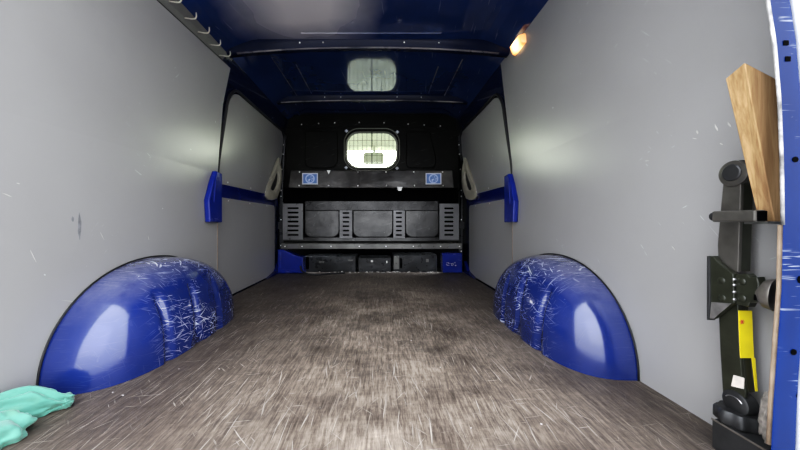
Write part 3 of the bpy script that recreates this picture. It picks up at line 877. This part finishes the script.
# pale seal of the open rear door beyond the pillar
bm = bmesh.new(); tube(bm, [W(SX(a, .44), .44, SH(b, .44)) for a, b in ((752, -350), (775, -200), (785, -90), (791, -40), (797, 0), (803, 40), (808, 100), (812, 200), (811, 300), (804, 400), (800, 505))], .006, 8)
o = obj('door_seal_strip', bm, 'border', None, True); tag(o, 'pale rubber door seal along the outer side of the blue pillar', 'seal')

# ------------------------------------------------------------------ jack strapped against the right wall
JX = .655
def jp(px, py, X=JX):
    y = DX(px, X); return W(X, y, SH(py, y))
jack = thing('car_jack', W(.655, .55, -.43), 'olive black car jack with a yellow label standing by the right wall', 'car jack')
def jpoly(name, pix, m, d, X=JX, bev=.0012, parent=jack):
    bm = bmesh.new(); prism(bm, [jp(a, b, X) for a, b in pix], (d, 0, 0), bev); return obj(name, bm, m, parent)
# upper arm: U channel (front web + flange set back)
up = jpoly('upper_arm', [(723.5, 178), (741, 178), (740, 215), (738, 272), (718.5, 272), (717.5, 245), (720, 215)], 'jackgr', .006)
jpoly('arm_flange', [(733, 180), (743, 180), (742, 215), (740, 271), (730, 271)], 'jackol', .020, JX+.0062, .0015, up)
# top pivot: two discs and a cap
c = jp(734, 173.5)
bm = bmesh.new(); lathe(bm, c + Vector((-.004, 0, 0)), (1, 0, 0), [(0, .020), (.0015, .0235), (.008, .0235), (.009, .022)], 32); pv = obj('top_pivot', bm, 'jackgr', jack, True, None, 35)
bm = bmesh.new(); lathe(bm, c + Vector((.0065, -.001, .001)), (1, 0, 0), [(0, .021), (.003, .0235), (.010, .0235), (.012, .021)], 32); obj('rear_cheek', bm, 'jackol', pv, True, None, 35)
bm = bmesh.new(); lathe(bm, c + Vector((-.004, 0, .0015)), (-1, 0, 0), [(0, .0155), (.0015, .0155), (.003, .0135), (.0032, 0)], 28); obj('pivot_cap', bm, 'jackd', pv, True, None, 30)
# lower arm
lo = jpoly('lower_arm', [(718, 300), (738, 300), (739, 340), (742, 375), (746, 392), (744, 404), (724, 404), (722.5, 390), (720, 350)], 'jackol', .006)
jpoly('arm_flange', [(730, 300), (739.5, 300), (741, 340), (744, 375), (746.5, 392), (735, 392)], 'jackol', .016, JX+.0062, .001, lo)
# yellow label wraps from the web onto the rear-facing side
bm = bmesh.new()
A = [jp(738.6, 310.5), jp(739.6, 340), jp(740.6, 357.8)]
for i in range(2):
    a, b = A[i] + Vector((-.0012, -.0012, 0)), A[i+1] + Vector((-.0012, -.0012, 0))
    w0 = Vector((.0245, 0, 0))
    q = [a, b, b + w0, a + w0]
    prism(bm, q, (0, .0009, 0))
lab = obj('yellow_label', bm, 'yellow', lo); lab['label'] = 'bright yellow label strip with red mark'
bm = bmesh.new()
a = jp(739, 321.5) + Vector((.003, -.0026, 0))
for ang in (0, PI/3, -PI/3):
    dv = Vector((math.cos(ang), 0, math.sin(ang)))*.0042; nv = Vector((-math.sin(ang), 0, math.cos(ang)))*.0006
    prism(bm, [a - dv - nv, a + dv - nv, a + dv + nv, a - dv + nv], (0, .0006, 0))
obj('red_mark', bm, 'red', lab)
bm = bmesh.new()
A = [jp(741.0, 357.8), jp(744.6, 391)]
a, b = A[0] + Vector((.0185, -.0012, 0)), A[1] + Vector((.0185, -.0012, 0))
prism(bm, [a, b, b + Vector((.004, 0, 0)), a + Vector((.006, 0, 0))], (0, .0008, 0))
obj('yellow_stripe', bm, 'yellow', lo)
bm = bmesh.new(); prism(bm, [jp(a, b, JX-.0008) for a, b in ((733.5, 375), (744, 378), (743.5, 389), (731, 386))], (.0012, 0, 0)); t = obj('paper_sticker', bm, 'white', lo); t['label'] = 'torn whitish paper sticker'
# bracket in the middle: left wing with folded bright edge
wing = jpoly('left_wing', [(708, 256), (713.5, 256), (716.5, 260.5), (725, 267.5), (733.5, 274), (734.5, 303), (731, 305), (713.5, 318.5), (707, 320)], 'jackol', .010, JX-.012, .002)
jpoly('bright_fold', [(711, 302), (731, 303.5), (713.5, 318.5), (709.5, 318.5)], 'jacks', .0015, JX-.0138, .0004, wing)
jpoly('wing_edge', [(706.6, 256), (709, 256), (709.6, 300), (708.6, 320), (706.6, 320)], 'jackd', .014, JX-.015, .001, wing)
hub = jpoly('right_plate', [(735, 275.5), (737, 274), (747, 273.5), (750, 277), (757, 277), (759, 283), (758, 302), (750, 303), (748, 307), (736, 304.5)], 'jackol', .014, JX-.011, .0018)
for px, py, par in ((721.8, 280.5, wing), (722.3, 297.7, wing), (742, 281.3, hub), (742.2, 298, hub)):
    c = jp(px, py, JX-.012)
    bm = bmesh.new(); lathe(bm, c + Vector((.0003, 0, 0)), (-1, 0, 0), [(0, .0062), (.0012, .0062), (.0024, .0045), (.0026, 0)], 16); obj('rivet', bm, 'jackol', par, True, None, 35)
for px, py in ((735, 279.5), (735, 285), (735, 292), (735, 299.5)):
    c = jp(px, py, JX-.0125); bm = bmesh.new(); lathe(bm, c, (-1, 0, 0), [(0, .0026), (.003, .0022), (.004, .0008), (.0042, 0)], 6); obj('ratchet_tooth', bm, 'jacks', hub)
bm = bmesh.new(); c = jp(755.5, 297.5, JX-.0118); box(bm, c.x-.0005, c.x, c.y-.002, c.y+.002, c.z-FZ-.005, c.z-FZ+.005); obj('slot', bm, 'black', hub)
# flared socket facing the rear of the van
c = jp(754, 291.5, JX+.001)
bm = bmesh.new()
lathe(bm, c, (.36, -.93, -.04), [(0, .012), (.004, .013), (.009, .019), (.014, .0245), (.023, .0272), (.024, .0270), (.023, .0256), (.015, .023), (.010, .017), (.008, 0)], 32)
obj('flared_socket', bm, 'sock', jack, True, None, 40)
# lower pivot, knurled collar and foot
c = jp(735.5, 402.5)
bm = bmesh.new(); lathe(bm, c + Vector((-.003, 0, 0)), (1, 0, 0), [(0, .018), (.002, .021), (.022, .021), (.024, .018)], 28); pv = obj('bottom_pivot', bm, 'jackd', jack, True, None, 35)
bm = bmesh.new(); tube(bm, [c + Vector((-.0035, .014*math.cos(t), .011*math.sin(t))) for t in [PI*.15 + PI*.7*k/10 for k in range(11)]], .0009, 6); obj('worn_ridge', bm, 'jacks', pv)
bm = bmesh.new(); cc = Vector((.664, .556, FZ - .360)); seg = 48; rings = []
for zz, sc in ((-.013, .92), (-.010, 1), (.008, 1), (.012, .9)):
    rings.append([bm.verts.new(cc + Vector((math.cos(2*PI*k/seg), math.sin(2*PI*k/seg), 0)) * (.0312*sc*(1+.06*math.cos(8*2*PI*k/seg))) + Vector((0, 0, zz))) for k in range(seg)])
for A, B in zip(rings, rings[1:]):
    for k in range(seg): bm.faces.new([A[k], A[(k+1) % seg], B[(k+1) % seg], B[k]])
bm.faces.new(rings[0][::-1]); bm.faces.new(rings[-1])
obj('knurled_collar', bm, 'jackd', jack, True, None, 40)
bm = bmesh.new()
fz = cc.z - .013 - FZ
prism(bm, [W(.632, .572, -.43), W(.632, .490, -.43), W(.694, .490, -.43), W(.694, .572, -.43)], (0, 0, fz + .43 - .001), .002)
ft = obj('foot_block', bm, 'jackd', jack)
bm = bmesh.new(); box(bm, .6305, .6325, .489, .573, fz-.0035, fz-.0005); obj('foot_edge', bm, 'sock', ft)

# strap bracket that holds the jack and carries the timber
sb = thing('retaining_bracket', W(.66, .49, 0), 'dark steel bracket bar across the front of the car jack', 'bracket')
bm = bmesh.new(); box(bm, .612, .631, .490, .556, .000, .020, .003)
bar = obj('bar', bm, 'jackgr', sb)
bm = bmesh.new(); tube(bm, [W(.622, .5625, .010), W(.622, .556, .010)], .0075, 12); obj('end_pin', bm, 'jackd', bar, True, None, 40)
bm = bmesh.new(); box(bm, .614, .629, .4885, .4899, .002, .018); obj('cut_end', bm, 'black', bar)
bm = bmesh.new(); box(bm, .6312, .699, .490, .522, -.0035, .0005); obj('ledge', bm, 'rail', sb)

# timber offcut leaning between wall and pillar
bm = bmesh.new()
bot = [Vector((.652, .518, 0)), Vector((.648, .494, 0)), Vector((.694, .490, 0)), Vector((.697, .517, 0))]
top = [W(.606, .528, .252), W(.606, .500, .266), W(.662, .496, .232), W(.664, .524, .222)]
b_ = [bm.verts.new(v + Vector((0, 0, FZ + .0008))) for v in bot]; t_ = [bm.verts.new(v) for v in top]
bm.faces.new(b_[::-1]); bm.faces.new(t_)
for i in range(4): bm.faces.new([b_[i], b_[(i+1) % 4], t_[(i+1) % 4], t_[i]])
bmesh.ops.bevel(bm, geom=list(bm.edges), offset=.0012, segments=2, affect='EDGES', profile=.5)
o = obj('timber_offcut', bm, 'wood', None, False, W(.66, .508, 0)); tag(o, 'raw sawn timber offcut leaning above the jack against the right wall', 'timber')

# ------------------------------------------------------------------ rags
def blob(name, c, size, seedv, m, amp, rotz=0., fold=5., npt=(72, 40), taper=0.):
    bm = bmesh.new(); nu, nv = npt; rows = []
    R = Matrix.Rotation(rotz, 3, 'Z')
    for j in range(nv+1):
        ph = PI*j/nv; ring = []
        for i in range(nu):
            th = 2*PI*i/nu
            d = Vector((math.sin(ph)*math.cos(th), math.sin(ph)*math.sin(th), math.cos(ph)))
            q = d*1.1 + Vector((seedv, seedv*.7, seedv*1.3))
            n0 = mnoise.noise(q*1.1); n1 = mnoise.noise(q*2.3 + Vector((4, 1, 7)))
            fl = math.sin(7.0*(d.y*1.1 + d.z*.7 + .25*d.x) + 4.2*n0 + seedv)      # soft folds running along the rag
            fl2 = math.sin(13.0*(d.y*.6 - d.z*.9) + 5.0*n1)
            r = 1 + amp*(.55*n0 + .50*n1 + .50*fl + .16*fl2)
            v = Vector((d.x*size[0], d.y*size[1], d.z*size[2])) * r
            k = 1 - taper*max(0, d.x); v.y *= k; v.z *= k
            v = R @ v
            ring.append(bm.verts.new(Vector(c) + v))
        rows.append(ring)
    for A, B in zip(rows, rows[1:]):
        for i in range(nu): bm.faces.new([A[i], A[(i+1) % nu], B[(i+1) % nu], B[i]])
    bmesh.ops.remove_doubles(bm, verts=bm.verts, dist=1e-6)
    for v in bm.verts:
        if v.co.z < .0015: v.co.z = .0015
    return bm
bm = blob('r', (-.785, .668, .018), (.072, .034, .042), 3.1, 'cloth', .19, .40, 2.6, (96, 60), taper=.55)
b2 = blob('r', (-.765, .580, .016), (.058, .050, .036), 8.4, 'cloth', .2, .5, 2.6, (80, 50))
b3 = blob('r', (-.735, .700, .012), (.020, .013, .018), 2.2, 'cloth', .12, -.9, 3, (48, 32))
for q in (b2, b3):
    me = bpy.data.meshes.new('tmp'); q.to_mesh(me); q.free(); bm.from_mesh(me); bpy.data.meshes.remove(me)
for v in bm.verts: v.co.x = max(v.co.x, -.846)
o = obj('green_rag', bm, 'cloth', None, True, (-.79, .64, 0)); tag(o, 'crumpled mint green rag on the floor in the lower left corner', 'rag')
bm = blob('r', (.653, .5045, .097), (.011, .010, .040), 5.2, 'rag', .3, 0, 5, (40, 30))
o = obj('dirty_rag', bm, 'rag', None, True, (.653, .5045, .06)); tag(o, 'small dirty beige rag stuffed on the jack foot against the blue pillar', 'rag')

# ------------------------------------------------------------------ light, world, camera
w = bpy.data.worlds.new('overcast'); scene.world = w; w.use_nodes = True
nt = w.node_tree; bg = nt.nodes['Background']
tc = N(nt, 'ShaderNodeTexCoord'); sp = N(nt, 'ShaderNodeSeparateXYZ'); nt.links.new(tc.outputs['Generated'], sp.inputs[0])
nt.links.new(mixc(nt, ramp(nt, sp.outputs[2], -.05, .7), (.97, .975, 1.0), (.86, .91, 1.0)), bg.inputs[0])
fr_ = ramp(nt, sp.outputs[1], .2, .95, 4.6, 26.0)
nt.links.new(math_(nt, 'MULTIPLY', fr_, ramp(nt, sp.outputs[2], .05, .9, .85, 1.7)), bg.inputs[1])
# added area lamp, boosts the daylight through the open rear doors
ld = bpy.data.lights.new('sky_boost', 'AREA'); ld.shape = 'RECTANGLE'; ld.size = 3.4; ld.size_y = 2.4; ld.energy = 26; ld.color = (.88, .90, 1.0)
lo_ = bpy.data.objects.new('sky_boost', ld); COL.objects.link(lo_); lo_.location = (-.2, -2.2, 2.0)
lo_.rotation_euler = (Vector((-.1, 1.6, .3)) - lo_.location).to_track_quat('-Z', 'Y').to_euler()

cam = bpy.data.cameras.new('camera'); cam.sensor_width = 36; cam.lens = 300/800*36
cam.shift_x = 19/800; cam.shift_y = -3/800; cam.clip_start = .02
co_ = bpy.data.objects.new('camera', cam); COL.objects.link(co_); co_.location = (0, 0, FZ); co_.rotation_euler = (PI/2, 0, 0)
scene.camera = co_
scene.view_settings.view_transform = 'Standard'
scene.view_settings.look = 'None'
scene.view_settings.exposure = -.08
scene.view_settings.use_curve_mapping = True
cm = scene.view_settings.curve_mapping
cv = cm.curves[3]
cv.points[0].location = (0, 0); cv.points[-1].location = (1, 1)
for a_, b_ in ((.04, .022), (.14, .115), (.45, .50)): cv.points.new(a_, b_)
cm.update()
scene.cycles.max_bounces = 10
